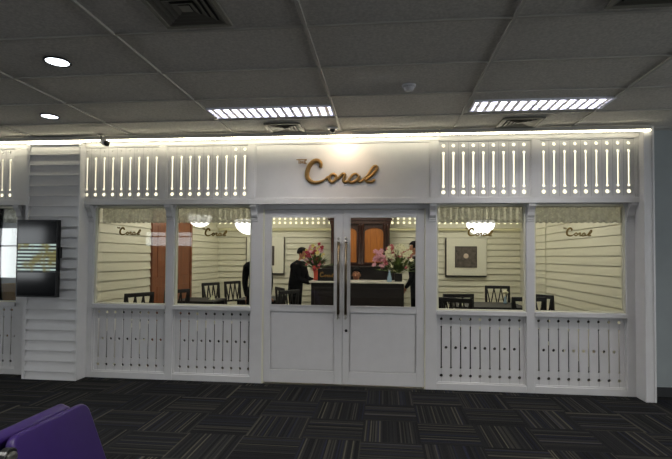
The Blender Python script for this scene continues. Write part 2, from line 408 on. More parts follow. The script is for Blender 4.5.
# ------------------------------------------------------------------ cafe room
XL, XR, YB = -3.53, 2.72, 9.6
ZC = 2.7
wb = MB(); wb.box(XL-.1, XR+.1, YB, YB+.1, 0, ZC); wb = tag(wb.build('wall_cafe_back', M['cream']), kind='structure')
siding('siding_board', 'X', YB-.012, -1, XL, XR, 0, 2.0, .122, M['cream'], wb, dep=.022, gr=.016)
w = MB(); w.box(XL-.1, XL, F+.13, YB, 0, ZC); wl = tag(w.build('wall_cafe_left', M['cream']), kind='structure')
siding('siding_board', 'Y', XL+.012, 1, F+.13, 6.68, 0, ZC, .122, M['cream'], wl)
siding('siding_board', 'Y', XL+.012, 1, 8.14, YB-.03, 0, ZC, .122, M['cream'], wl)
siding('siding_board', 'Y', XL+.012, 1, 6.68, 8.14, 2.12, ZC, .122, M['cream'], wl)
w = MB(); w.box(XR, XR+.1, F+.2, YB, 0, ZC); wr = tag(w.build('wall_cafe_right', M['cream']), kind='structure')
siding('siding_board', 'Y', XR-.012, -1, F+.2, YB-.03, 0, ZC, .122, M['cream'], wr)
seamb = MB(); seamb.box(XR-.03, XR-.02, 8.07, 8.10, 0, ZC); seamb.build('cover_strip', M['cream'], wr)
w = MB(); w.box(-8.5, 2.85, F+.2, 12.2, ZC, ZC+.1); tag(w.build('ceiling_cafe', M['ceil2']), kind='structure')
# teak door in the left wall
d = empty('door_3', (XL, 7.41, 0), kind='structure')
m_ = MB(); m_.box(0, .05, -.73, -.655, 0, 2.12); m_.box(0, .05, .655, .73, 0, 2.12); m_.box(0, .05, -.655, .655, 2.05, 2.12); m_.build('door_frame', M['doorwood'], d, .004)
for s in (-1, 1):
    m_ = MB(); a, b2 = (min(0, s*.65), max(0, s*.65))
    m_.box(.005, .04, a+.004, b2-.004, .01, 2.045)
    for za, zb in ((.15, .95), (1.1, 1.9)):
        m_.box(.04, .048, a+.09, b2-.09, za, zb)
    lf = m_.build('door_leaf', M['doorwood'], d, .004)
    h = MB(); h.tube([(.045, s*.06, .95), (.09, s*.06, .97), (.09, s*.06, 1.13), (.045, s*.06, 1.15)], .01, 8); h.build('door_handle', M['bronze'], lf, smooth=True)

# ------------------------------------------------------------------ shopfront joinery (one fixed wall, its joinery as parts)
front = empty('wall_front', (0, 0, 0), kind='structure')
POSTS = [(-5.39, -5.29), (-4.40, -4.157), (-3.487, -3.42), (-2.52, -2.43), (-1.509, -1.374), (.455, .575), (1.52, 1.605), (2.535, 2.62)]
for a, b in POSTS:
    p = MB(); p.box(a, b, F, F+.1, 0, 2.03); p.build('post', M['white'], front, .004)
BAYS = [(-5.29, -4.40), (-3.42, -2.52), (-2.43, -1.509), (.575, 1.52), (1.605, 2.535)]
for k, (a, b) in enumerate(BAYS):
    r = MB(); r.box(a, b, F-.016, F+.1, .812, .862); r.build('sill_rail', M['white'], front, .006)
    r = MB(); r.box(a, b, F+.002, F+.098, 0, .072); r.build('bottom_rail', M['white'], front, .004)
    off = {0: .07, 1: .062}.get(k, .078)
    xs = [a+off+.1025*i for i in range(9)]
    if k == 3: xs = [.63+.1034*i for i in range(9)]
    if k == 4: xs = [1.657+.1019*i for i in range(9)]
    if k == 0: xs = [-4.48-.1025*i for i in range(8)][::-1]
    sh = []
    for i, x in enumerate(xs):
        sh.append(('c', x, .765, .0165)); sh.append(('c', x, .150, .0175))
        sh.append(('s', x, .236, .678, .0135, .011))
        if i < 8 or k in (1, 2): 
            if x+.051 < b-.02: sh.append(('c', x+.051, .453, .0165))
    perf('slatted_panel', a, b, .06, .83, F+.035, F+.05, sh, M['white'], front)
    gr = MB()
    for x in xs:
        for za, zb in ((.075, .134), (.168, .226), (.688, .749), (.781, .81)): gr.box(x-.0015, x+.0015, F+.0335, F+.036, za, zb)
    gr.build('board_joint', M['seam'], front)
    bd = MB()
    for x0, x1, z0, z1 in ((a, a+.014, .072, .812), (b-.014, b, .072, .812), (a+.014, b-.014, .072, .084), (a+.014, b-.014, .80, .812)): bd.box(x0, x1, F+.018, F+.036, z0, z1)
    bd.build('panel_bead', M['white'], front)
    # window
    wn = empty('window_%d' % (k+1), ((a+b)/2, F+.05, .862), kind='structure')
    c = (a+b)/2
    fr = MB()
    hw = (b-a)/2
    for x0, x1, z0, z1 in ((-hw, -hw+.02, 0, 1.15), (hw-.02, hw, 0, 1.15), (-hw+.02, hw-.02, 0, .012), (-hw+.02, hw-.02, 1.135, 1.16)): fr.box(x0, x1, -.025, .03, z0, z1)
    fr.build('window_frame', M['cream2'], wn, .003)
    gl = MB(); gl.box(-hw+.02, hw-.02, -.003, .003, .01, 1.14); gl.build('glass_pane', M['glass'], wn)
    if k > 0:
        X = [0, -2.995, -1.945, 1.045, 2.075][k]; Z = [0, 1.725, 1.715, 1.722, 1.725][k]
        coral(X-c, -.008, Z-.862, .33, .0075, M['golddec'], wn, .3, 'window_lettering')
# beam with lattice panels
FB = F-.1
bm_ = MB(); ZB0, ZB1 = 2.02, 2.745
PAN = [(-5.33, -4.37), (-3.533, -2.57), (-2.489, -1.524), (-1.449, .502), (.58, 1.551), (1.624, 2.595)]
segs = [(-5.39, -4.157), (-3.487, 2.66)]
for a, b in segs:
    bm_.box(a, b, FB, FB+.045, ZB0, 2.078); bm_.box(a, b, FB, FB+.045, 2.70, ZB1)
    bm_.box(a, b, FB+.045, F+.1, ZB0, ZB0+.012); bm_.box(a, b, F+.085, F+.1, ZB0+.012, H)
    bm_.box(a, b, FB+.045, F+.085, ZB1-.02, ZB1)
xs = [-5.39]+[v for p in PAN for v in p]+[2.66]
for i in range(0, len(xs), 2):
    a, b = xs[i], xs[i+1]
    if i == 2:
        bm_.box(-4.37, -4.157, FB, FB+.045, 2.078, 2.70); continue
    if b > a: bm_.box(a, b, FB, FB+.045, 2.078, 2.70)
bm_.box(-3.56, -3.487, FB+.001, FB+.02, 2.03, 2.1)
bm_.build('fascia_beam', M['white'], front, .003)
cn = MB()
for a, b, y in ((-5.39, -4.157, FB), (-4.18, -3.465, F-.185), (-3.487, 2.66, FB)):
    cn.box(a, b, y-.006, y+.05, ZB1, ZB1+.008); cn.box(a, b, y-.002, y+.05, ZB1+.008, ZB1+.045)
cn.build('cornice', M['white'], front, .002)
for k, (a, b) in enumerate(PAN):
    mo = MB(); e = .012; y0, y1 = FB+.006, FB+.03
    for x0, x1, z0, z1 in ((a, a+e, 2.078, 2.70), (b-e, b, 2.078, 2.70), (a+e, b-e, 2.078, 2.078+e), (a+e, b-e, 2.70-e, 2.70)): mo.box(x0, x1, y0, y1, z0, z1)
    mo.build('panel_moulding', M['white'], front, .003)
    if k == 3:
        pb = MB(); pb.box(a, b, FB+.018, FB+.034, 2.07, 2.71); pb.build('sign_board', M['white'], front); continue
    xs = {0: [-4.444-.102*i for i in range(9)], 1: [-3.466+.1061*i for i in range(9)], 2: [-2.424+.1066*i for i in range(9)],
          4: [.636+.1051*i for i in range(9)], 5: [1.677+.1062*i for i in range(9)]}[k]
    sh = []
    for i, x in enumerate(xs):
        sh.append(('s', x, 2.206, 2.565, .017, .0155)); sh.append(('c', x, 2.142, .0215))
        sh.append(('c', x, 2.648, .018 if (k > 2 or (k == 2 and i > 6)) else .012))
    perf('lattice_panel', a, b, 2.07, 2.71, FB+.018, FB+.034, sh, M['white'], front)
    gr = MB()
    for i in range(8):
        x = (xs[i]+xs[i+1])/2; gr.box(x-.0012, x+.0012, FB+.0168, FB+.0185, 2.092, 2.686)
    gr.build('board_joint', M['seam'], front)
    df = MB()  # added glowing sheet; its height decides which top dots look bright
    if k > 2: df.box(a-.01, b+.01, FB+.05, FB+.06, 2.06, 2.69)
    elif k == 2:
        df.box(a-.01, xs[6]+.05, FB+.05, FB+.06, 2.06, 2.625); df.box(xs[6]+.05, b+.01, FB+.05, FB+.06, 2.06, 2.69)
    else: df.box(a-.01, b+.01, FB+.05, FB+.06, 2.06, 2.625)
    df.build('added_glow_sheet', M['diff'], front)
# corbels under the beam
def corbel(x, w):
    c = MB(); pr = [(F, 2.02), (FB+.012, 2.02), (FB+.012, 1.995), (FB+.03, 1.975), (FB+.05, 1.955), (FB+.062, 1.93), (FB+.066, 1.90), (FB+.075, 1.885), (F, 1.87)]
    c.prism(pr, 'X', x-w/2, x+w/2)
    c.box(x-w/2-.006, x+w/2+.006, F-.022, F, 1.855, 1.868); c.box(x-w/2-.006, x+w/2+.006, F-.016, F, 1.832, 1.845)
    for s in (-1, 1):
        q = [(x+s*w/2, 2.02), (x+s*(w/2+.035), 2.02), (x+s*(w/2+.022), 2.0), (x+s*(w/2+.008), 1.985), (x+s*w/2, 1.95)]
        c.prism(q, 'Y', F-.02, F+.02)
    c.build('corbel', M['white'], front, .003)
for x, w_ in ((-4.36, .07), (-3.452, .06), (-2.475, .075), (-1.47, .07), (.53, .07), (1.562, .075), (2.575, .07)): corbel(x, w_)
# header above the doors
h = MB(); h.box(-1.374, .455, F+.005, F+.1, 1.972, 2.03); h.build('door_header', M['white'], front, .003)
# pier on the left with lap siding
pr = MB(); PY = F-.175
pr.box(-4.157, -3.487, PY+.02, F+.12, 0, H)
pr.box(-4.157, -4.118, PY, PY+.02, 0, H-.03); pr.box(-3.512, -3.487, PY, PY+.02, 0, H-.03)
pier = tag(pr.build('wall_pier', M['white'], bev=.003), kind='structure')
siding('siding_board', 'X', PY+.02, -1, -4.118, -3.512, 0, H-.03, .1191, M['white'], pier, zoff=.083, dep=.022)
# right hand jamb
jm = MB(); jm.box(2.62, 2.722, PY, F+.2, 0, H-.004); jm.box(2.70, 2.722, PY-.006, PY, 0, H-.004); jm.box(2.62, 2.632, PY-.006, PY, 0, H-.004)
tag(jm.build('wall_jamb', M['white'], bev=.003), kind='structure')
# cafe partition return behind the beam (closes the gap to the cafe ceiling)
w = MB(); w.box(-8.5, 2.72, F+.1, F+.2, 2.03, ZC+.1); tag(w.build('trim_1', M['ceil2']), kind='structure')
# door leaves
def leaf(n, x0, x1, hx, lock):
    d = empty('door_%d' % n, ((x0+x1)/2, F+.03, 0), kind='structure'); c = (x0+x1)/2
    a, b = x0-c+.002, x1-c-.002; gx0, gx1 = (a+.074, b-.088) if n == 1 else (a+.074, b-.086)
    fr = MB()
    fr.box(a, gx0, -.02, .022, .02, 1.967); fr.box(gx1, b, -.02, .022, .02, 1.967)
    fr.box(gx0, gx1, -.02, .022, 1.885, 1.967); fr.box(gx0, gx1, -.02, .022, .815, .882); fr.box(gx0, gx1, -.02, .022, .02, .16)
    fr.build('door_frame', M['white'], d, .003)
    bd = MB()
    for u0, u1, z0, z1 in ((gx0, gx0+.009, .882, 1.885), (gx1-.009, gx1, .882, 1.885), (gx0, gx1, .882, .891), (gx0, gx1, 1.876, 1.885)): bd.box(u0, u1, -.026, -.004, z0, z1)
    bd.build('glazing_bead', M['white'], d)
    gl = MB(); gl.box(gx0, gx1, -.002, .003, .88, 1.886); gl.build('glass_pane', M['glass'], d)
    pn = MB(); pn.box(gx0, gx1, -.004, .012, .16, .815)
    pn.box(gx0+.012, gx1-.012, -.012, -.004, .172, .803); pn.build('lower_panel', M['white'], d, .005)
    hd = MB(); x = hx-c
    hd.tube([(x, -.075, .80), (x, -.075, 1.60)], .0155, 12)
    hd.build('pull_bar', M['bronze'], d, smooth=True)
    for z, s in ((1.60, 1), (.80, -1)):
        r = MB(); r.lathe([(.012, 0), (.021, .004), (.021, .012), (.010, .017), (.008, .028), (.016, .036), (.017, .044), (.009, .052), (.0025, .058)], 14, (x, -.075, 0))
        for v in r.bm.verts: v.co.z = z + s*v.co.z
        r.build('handle_finial', M['steel'], d, smooth=True)
        m2 = MB(); m2.tube([(x, -.02, z-s*.03), (x, -.075, z-s*.03)], .009, 8); m2.tube([(x, -.02, z-s*.03), (x, -.026, z-s*.03)], .02, 12); m2.build('handle_mount', M['steel'], d, smooth=True)
    if lock:
        k = MB(); k.lathe([(.016, 0), (.0165, .006), (.012, .009)], 16, (lock-c, -.02, .615), 'Y'); k.build('door_lock', M['black'], d)
    pv = MB(); px = a+.02 if n == 1 else b-.09
    pv.box(px, px+.07, -.024, .024, .004, .02); pv.build('floor_pivot', M['steel'], d)
leaf(1, -1.357, -.458, -.502, None); leaf(2, -.458, .444, -.419, -.415)
jmb = MB(); jmb.box(-1.374, -1.357, F+.002, F+.1, 0, 1.972); jmb.box(.444, .455, F+.002, F+.1, 0, 1.972); jmb.build('door_jamb', M['cream2'], front)
th = MB(); th.box(-1.357, .444, F, F+.12, 0, .006); th.build('threshold', M['steel'], front)

# cove LED strip along the top of the front
def led(a, b, y, lab, m):
    t = empty('cove_light_strip', ((a+b)/2, y, H), label=lab, cat='light')
    k = MB(); L_ = (b-a)/2
    k.box(-L_, L_, -.008, .008, -.056, -.042); k.build('lit_tube', m, t)
    k = MB(); k.box(-L_, L_, -.018, .013, -.042, -.001); k.build('channel', M['tbar'], t)
M['led2'] = mat('cove_led_dim', (255, 255, 240), .5, 0, (1, .92, .68), 10.0)
led(-5.3, .575, 4.962, 'long glowing warm light strip along the top of the shopfront, over the pier and the sign', M['led'])
led(.585, 2.68, 4.962, 'dimmer end of the glowing light strip, above the two right lattice panels', M['led2'])

# main sign
sg = empty('shop_sign', (-.485, FB+.005, 2.39), label='gold script shop sign reading Coral with tiny lettering before it, above the double doors', cat='sign')
coral(0, -.002, 0, 1.0, .0175, M['gold'], sg, .55)

# ------------------------------------------------------------------ valances inside the windows
VL = ['first window right of the siding pier', 'second window, left of the double doors', 'window right of the double doors', 'rightmost window']
def valance(a, b, lab, z0=1.835, z1=2.015, y=F+.145):
    o = empty('lace_valance', ((a+b)/2, y, z1), label=lab, cat='valance', group='lace valances across the window tops')
    c = (a+b)/2; mb = MB(); n = 120; top = []; bot = []
    for i in range(n+1):
        x = a+(b-a)*i/n; u = x-a; dy = .003*math.sin(u*90)
        zb = z0 - .012*abs(math.sin(u*PI/.062)) 
        top.append((x-c, dy, 0)); bot.append((x-c, dy, zb-z1))
    R_ = 5; rows = []
    for j in range(R_+1):
        rows.append([mb.bm.verts.new((t[0], t[1]*(j/R_), t[2]+(q[2]-t[2])*j/R_)) for t, q in zip(top, bot)])
    for r0, r1 in zip(rows, rows[1:]):
        for i in range(n): mb.bm.faces.new((r0[i], r0[i+1], r1[i+1], r1[i]))
    cl_ = mb.build('lace_cloth', M['lace'], o, smooth=True)
    sd = cl_.modifiers.new('thick', 'SOLIDIFY'); sd.thickness = .0015
    rd = MB(); rd.tube([(a-c, 0, 0), (b-c, 0, 0)], .006, 8); rd.build('curtain_rod', M['steel'], o)
for (a, b), t in zip([(-5.28, -4.41)]+[(-3.41, -2.475), (-2.475, -1.49), (.56, 1.56), (1.56, 2.6)], ['window left of the screen pier']+VL):
    valance(a+.005, b-.005, 'scalloped lace valance atop the '+t)

# ------------------------------------------------------------------ ceiling fittings
def fluor(x, y, lab, vis=True):
    t = empty('fluorescent_fixture', (x, y, H), label=lab, cat='ceiling light', group='louvred fluorescent ceiling fixtures')
    k = MB(); k.box(-.585, .585, -.14, -.125, -.006, .08); k.box(-.585, .585, .125, .14, -.006, .08); k.box(-.585, -.57, -.125, .125, -.006, .08); k.box(.57, .585, -.125, .125, -.006, .08)
    k.box(-.585, .585, -.14, .14, .08, .085); k.build('housing', M['reflector'], t)
    for yy in (-.06, .06):
        k = MB(); k.tube([(-.56, yy, .055), (.56, yy, .055)], .014, 10); k.build('tube_lamp', M['tube'], t)
    k = MB()
    n = 14
    for i in range(n):
        x0 = -.57+1.14*(i+.5)/n
        k.prism([(x0-.016, -.004), (x0+.016, -.004), (x0+.003, .038), (x0-.003, .038)], 'Y', -.125, .125)
    k.box(-.57, .57, -.006, .006, -.004, .036)
    k.build('louver_grid', M['louver'], t)
    return t
def arealight(name, loc, sx, sy, p, c, rx=0.0, spread=PI, par=None):
    l = bpy.data.lights.new(name, 'AREA'); l.shape = 'RECTANGLE'; l.size = sx; l.size_y = sy; l.energy = p; l.color = c; l.spread = spread
    o = bpy.data.objects.new(name, l); col.objects.link(o); o.location = loc; o.rotation_euler = (rx, 0, 0)
    if par is not None: o.parent = par
    return o
FX = [(-1.06, 4.245, 'louvred fluorescent ceiling fixture in front of the sign, left one of the two seen'), (1.36, 4.225, 'brightest louvred fluorescent ceiling fixture above the right windows, right one of the two seen'),
      (-1.06, .6, 'added unseen louvred fluorescent fixture over the waiting seats'), (1.36, .6, 'added unseen louvred fluorescent fixture over the walkway facing the right windows'),  # fixtures from here on are out of view, added to light the shopfront
      (-3.46, .6, 'added unseen louvred fluorescent fixture over the walkway facing the siding pier'),
      (3.76, 2.4, 'added unseen louvred fluorescent fixture over the walkway facing the grey-blue wall'),
      (-5.86, .6, 'added unseen louvred fluorescent fixture over the walkway left of the siding pier')]
for i, (x, y, lab) in enumerate(FX):
    t = fluor(x, y, lab)
    arealight('fixture_glow', (0, 0, -.012), 1.1, .24, [8, 10, 46, 46, 46, 26, 26][i], (1, .97, .91), 0, PI*.76, t)
def downlight(x, y, r, lab, lens, ring):
    t = empty('recessed_downlight', (x, y, H), label=lab, cat='ceiling light', group='round recessed downlights')
    k = MB(); k.lathe([(r*.98, .002), (r, -.004), (r*1.0, -.007), (r*.86, -.007), (r*.84, -.001)], 32); k.build('trim_ring', ring, t, smooth=True)
    k = MB(); k.lathe([(r*.84, -.0005), (r*.84, -.004), (r*.5, -.0045)], 32); k.build('lamp_lens', lens, t)
    return t
for x, y, r, lab, p in ((-2.29, 3.0, .088, 'round glowing recessed downlight nearest the camera, upper left of the ceiling', 3.0), (-3.266, 4.19, .085, 'round glowing recessed downlight nearer the siding pier', 2.5)):
    t = downlight(x, y, r, lab, M['dlight'], M['ventd'])
    arealight('downlight_beam', (0, 0, -.012), .12, .12, p, (.88, .95, 1), 0, PI*.6, t)
# spot at the sign
t = empty('sign_spotlight', (-.545, 4.83, H), label='small dark eyeball spotlight on the ceiling shining on the gold sign', cat='spotlight')
k = MB(); k.lathe([(.055, .002), (.055, -.008), (.035, -.012)], 24); k.build('mounting_ring', M['smoke'], t, smooth=True)
k = MB(); k.ball((0, .005, -.014), .032, 16); k.build('lamp_head', M['black'], t, smooth=True)
sl = bpy.data.lights.new('sign_beam', 'SPOT'); sl.energy = 9; sl.color = (1, .76, .52); sl.spot_size = math.radians(150); sl.spot_blend = 1; sl.shadow_soft_size = .02
so = bpy.data.objects.new('sign_beam', sl); col.objects.link(so); so.parent = t; so.location = (.11, -.06, -.056)
so.rotation_euler = Vector((0, .6, -.9)).to_track_quat('-Z', 'Y').to_euler()
def vent(x, y, w, d, lab):
    t = empty('air_vent', (x, y, H), label=lab, cat='air vent', group='square louvred ceiling air vents')
    k = MB()
    for a, b, c, e in ((-w, w, -d, -d+.028), (-w, w, d-.028, d), (-w, -w+.028, -d+.028, d-.028), (w-.028, w, -d+.028, d-.028)): k.box(a, b, c, e, -.010, .004)
    k.build('outer_frame', M['vent'], t, .003)
    k = MB(); k.box(-w+.02, w-.02, -d+.02, d-.02, .006, .011); k.build('dark_throat', M['ventd'], t)
    for i in range(4):
        a = w-.03-.036*i; e = d-.03-.036*i; a2 = a-.026; e2 = e-.026
        k = MB(); V = k.bm.verts.new
        o_ = [V((sx*a, sy*e, -.006)) for sx, sy in ((-1,-1),(1,-1),(1,1),(-1,1))]; i_ = [V((sx*a2, sy*e2, .004)) for sx, sy in ((-1,-1),(1,-1),(1,1),(-1,1))]
        o2 = [V((sx*(a-.003), sy*(e-.003), -.007)) for sx, sy in ((-1,-1),(1,-1),(1,1),(-1,1))]; i2 = [V((sx*(a2-.003), sy*(e2-.003), .003)) for sx, sy in ((-1,-1),(1,-1),(1,1),(-1,1))]
        for q in range(4):
            r_ = (q+1) % 4
            k.bm.faces.new((o_[q], o_[r_], i_[r_], i_[q])); k.bm.faces.new((o2[q], i2[q], i2[r_], o2[r_])); k.bm.faces.new((o_[q], o2[q], o2[r_], o_[r_])); k.bm.faces.new((i_[q], i_[r_], i2[r_], i2[q]))
        k.build('louver_blade', M['ventb'], t)
    k = MB(); k.box(-w+.17, w-.17, -d+.17, d-.17, -.004, 0); k.build('centre_plate', M['vent'], t)
vent(-1.09, 2.41, .2, .2, 'square ceiling air vent cut by the top edge, left of the middle')
vent(1.38, 2.41, .2, .2, 'square ceiling air vent at the top right corner of the view')
vent(-1.045, 4.80, .19, .19, 'small ceiling air vent just in front of the left part of the sign')
vent(1.345, 4.78, .2, .18, 'ceiling air vent above the lattice right of the sign')
t = empty('smoke_detector', (.19, 3.66, H), label='small round white smoke detector alone in the middle of the ceiling', cat='smoke detector')
k = MB(); k.lathe([(.055, .001), (.055, -.012), (.042, -.016)], 24); k.build('base_ring', M['smoke'], t, smooth=True)
k = MB(); k.lathe([(.040, -.016), (.042, -.024), (.034, -.040), (.012, -.045)], 24); k.build('sensor_dome', M['smoke'], t, smooth=True)
k = MB(); k.lathe([(.0405, -.0165), (.0405, -.0225)], 24); k.build('sensor_slot', M['black'], t)
t = sc_ = empty('security_camera', (-3.18, 4.89, H), label='grey bullet security camera hanging above the first lattice panel', cat='security camera')
k = MB(); k.lathe([(.03, 0), (.03, -.01), (.012, -.014)], 16); k.build('mount_plate', M['vent'], t)
k = MB(); k.tube([(0, 0, -.01), (0, 0, -.045), (.02, 0, -.06)], .008, 8); k.build('bracket_arm', M['vent'], t, smooth=True)
k = MB(); k.tube([(.005, .02, -.055), (.085, -.06, -.088)], .026, 14); k.build('camera_body', M['smoke'], t, smooth=True)
k = MB(); k.tube([(.085, -.06, -.088), (.098, -.073, -.093)], .022, 14); k.build('lens', M['black'], t, smooth=True)

sc_.scale = (1.35,)*3
# ------------------------------------------------------------------ wall display
t = empty('wall_display', (-3.94, PY-.04, 1.395), label='upright black flat screen on the siding pier showing a striped picture', cat='screen')
k = MB(); k.box(-.255, .25, -.035, .02, -.445, .44); k.build('casing', M['black'], t, .006)
k = MB(); k.box(-.235, .235, -.0375, -.035, -.16, .165); k.build('lit_picture', M['screen'], t)
M['sg'] = mat('dark_screen_glass', (8, 9, 13), .08)
for za, zb in ((.17, .425), (-.43, -.165)):
    k = MB(); k.box(-.235, .235, -.0365, -.035, za, zb); k.build('dark_glass', M['sg'], t)
k = MB(); k.box(.25, .272, -.015, .018, .0, .13); k.build('side_bracket', M['black'], t, .004)

# ------------------------------------------------------------------ waiting seats, back to back
def seat(x, y, face, lab, th=.055):
    t = empty('waiting_seat', (x, y, 0), 0 if face > 0 else PI, label=lab, cat='seat', group='purple waiting seats')
    # local: sitter faces +x, back top at x=0
    k = MB(); W = .215
    prof = [(0, .80), (.02, .775), (.055, .70), (.10, .60), (.14, .50), (.155, .44)]
    rows = []
    def ring(px, pz, th):  # rounded rect cross-section along y
        out = []
        hw = W; r = .035
        pts = [(-hw+r, 0), (hw-r, 0), (hw, r*.6), (hw, th-r*.4), (hw-r*.4, th), (-hw+r*.4, th), (-hw, th-r*.4), (-hw, r*.6)]
        return pts
    poly = []
    n = 24
    # outline in the (y, s) plane with rounded top corners, thickness across
    S_ = [(-W, 0), (W, 0), (W, .30)] + [(W-.05+.05*math.cos(a), .33+.05*math.sin(a)) for a in [i*PI/12 for i in range(1, 7)]] + [(-W+.05-.05*math.sin(a), .33+.05*math.cos(a)) for a in [i*PI/12 for i in range(0, 6)]] + [(-W, .30)]
    nx, nz = .93, .37       # back normal (towards sitter) and slope direction
    dx, dz = -.37, .93
    def P(yv, s, o): return (.148+dx*s*.985+nx*o, yv, .445+dz*s+nz*o)
    A = [k.bm.verts.new(P(a, s, 0)) for a, s in S_]; B = [k.bm.verts.new(P(a, s, -th)) for a, s in S_]
    m_ = len(S_)
    for i in range(m_): k.bm.faces.new((A[i], A[(i+1)%m_], B[(i+1)%m_], B[i]))
    k.bm.faces.new(A); k.bm.faces.new(B[::-1]); k.build('backrest', M['purple'], t, .014, seg=4, smooth=True)
    k = MB(); k.box(.12, .56, -W, W, .37, .43); k.build('seat_cushion', M['purple'], t, .02, seg=4)
    k = MB(); k.box(.05, .40, -.03, .03, .30, .37); k.box(.20, .26, -.03, .03, .03, .32); k.box(.02, .50, -.03, .03, 0, .03); k.build('leg_frame', M['steel'], t, .005)
    for s in ((-1,) if face > 0 else (1,)):
        k = MB(); k.tube([(.10, s*(W+.02), .40), (.02, s*(W+.02), .64), (.0, s*(W+.02), .72), (.05, s*(W+.02), .70), (.32, s*(W+.02), .66), (.34, s*(W+.02), .40)], .016, 12); k.build('armrest', M['black'], t, smooth=True)
        k = MB(); k.lathe([(.034, -.014), (.034, .014)], 20, (.015, s*(W+.012), .735), 'X'); k.build('armrest_collar', M['black'], t, .004)
        k = MB(); k.lathe([(.022, .014), (.022, .020), (.012, .022)], 20, (.015, s*(W+.012), .735), 'X'); k.build('collar_cap', M['steel'], t)
    return t
seat(-1.300, 1.715, 1, 'nearer purple padded seat back at the lower left, facing right', .040)
seat(-1.380, 1.705, -1, 'purple padded seat back showing behind the nearer one, facing left')

# ------------------------------------------------------------------ cafe furniture
def chair(lab, group='dark zigzag-back cafe chairs'):
    t = empty('cafe_chair', label=lab, cat='chair', group=group); W = .185; Hh = .965
    m = M['chairwood']
    k = MB(); k.box(-W-.01, W+.01, -.21, .2, .44, .475); k.build('seat', m, t, .008)
    for sx in (-1, 1):
        k = MB(); k.bar((sx*W, -.20, 0), (sx*W, -.19, .46), .035, .035); k.bar((sx*W, -.19, .44), (sx*W, -.23, Hh), .035, .03); k.build('rear_leg', m, t)
        k = MB(); k.bar((sx*W, .175, 0), (sx*W, .175, .45), .035, .035); k.build('front_leg', m, t)
    k = MB(); k.box(-W-.017, W+.017, -.245, -.215, Hh-.045, Hh+.005); k.build('top_rail', m, t, .004)
    k = MB(); k.box(-W, W, -.214, -.192, .60, .63); k.build('lower_rail', m, t, .003)
    k = MB(); n = 3; w_ = 2*(W-.015)/n
    for i in range(n):
        x0 = -W+.015+w_*i
        k.bar((x0, -.225, Hh-.04), (x0+w_/2, -.207, .63), .016, .014, (0, 1, 0)); k.bar((x0+w_, -.225, Hh-.04), (x0+w_/2, -.207, .63), .016, .014, (0, 1, 0))
    k.build('zigzag_slat', m, t)
    k = MB(); k.box(-W, W, -.20, -.18, .38, .44); k.box(-W, W, .165, .185, .38, .44); k.box(-W-.01, -W+.01, -.19, .18, .38, .44); k.box(W-.01, W+.01, -.19, .18, .38, .44); k.build('seat_apron', m, t)
    return t
R = math.radians
CH = [(.92, 6.36, 10, 'dark chair low left in the window right of the doors, taller of an overlapping pair'),
      (.94, 5.68, -30, 'dark cafe chair overlapping another, nearer the glass in the window right of the doors'),
      (1.90, 7.85, 178, 'dark zigzag-back chair facing the glass below and right of the framed picture'),
      (1.72, 6.00, 3, 'dark cafe chair behind the post between the two right windows, left of its neighbour'),
      (2.17, 6.40, -50, 'dark cafe chair seen at the left edge of the rightmost window'),
      (-2.80, 7.75, 246, 'dark slat-back chair in the second window, left one of two side by side'),
      (-2.60, 8.3, 244, 'dark slat-back chair in the second window, right one of two side by side'),
      (-3.24, 5.62, 64, 'dark chair showing only its top in the first window, left of the teak door'),
      (-3.03, 6.25, 62, 'dark chair in front of the teak door, beside the post between the left windows'),
      (-1.50, 6.45, 60, 'dark chair low at the left edge of the left door glass'),
      (-1.36, 6.98, -60, 'dark chair in front of the person bending at the counter')]
proto = chair(CH[0][3])
for i, (x, y, a, lab) in enumerate(CH):
    o = proto if i == 0 else copy_tree(proto)
    o.location = (x, y, 0); o.rotation_euler = (0, 0, R(a)); o['label'] = lab
def table(x0, x1, y0, y1, lab):
    t = empty('cafe_table', ((x0+x1)/2, (y0+y1)/2, 0), label=lab, cat='table', group='dark cafe tables'); w, d = (x1-x0)/2, (y1-y0)/2
    k = MB(); k.box(-w, w, -d, d, .72, .75); k.build('tabletop', M['chairwood'], t, .006)
    for sx in (-1, 1):
        for sy in (-1, 1):
            k = MB(); k.box(sx*(w-.05)-.02, sx*(w-.05)+.02, sy*(d-.05)-.02, sy*(d-.05)+.02, 0, .72); k.build('leg', M['chairwood'], t, .003)
    for yy in (-d+.05, d-.07):
        k = MB(); k.box(-w+.05, w-.05, yy, yy+.02, .65, .72); k.build('apron', M['chairwood'], t)
table(1.0, 2.0, 6.65, 7.45, 'dark cafe table under the framed picture in the window right of the doors')
table(2.06, 2.66, 5.75, 6.0, 'dark narrow table against the right wall in the rightmost window')
table(-2.35, -1.65, 7.15, 7.85, 'dark cafe table at the right side of the second window')
table(-3.2, -2.55, 6.75, 7.4, 'dark cafe table in front of the teak door')
def napkin(x, y, z, lab):
    t = MB()
    n = 12; V = t.bm.verts.new; top = V((0, 0, .075)); ring = []
    for i in range(n):
        a = 2*PI*i/n; r = .055 if i % 2 else .035; ring.append(V((r*math.cos(a), r*math.sin(a), .002 if i % 2 else .012)))
    for i in range(n): t.bm.faces.new((ring[i], ring[(i+1)%n], top))
    t.bm.faces.new(ring[::-1]); o = t.build('folded_napkin', M['napkin'], None); o.location = (x, y, z)
    tag(o, lab, 'napkin', 'folded napkins on the cafe tables')
napkin(1.12, 6.85, .75, 'pale folded napkin on the table below the framed picture')
napkin(2.22, 5.86, .75, 'pale folded napkin on the narrow table in the rightmost window')
napkin(-2.66, 7.0, .75, 'pale folded napkin in the lower left of the second window')
napkin(-1.88, 7.4, .75, 'pale folded napkin on the table at the right of the second window')

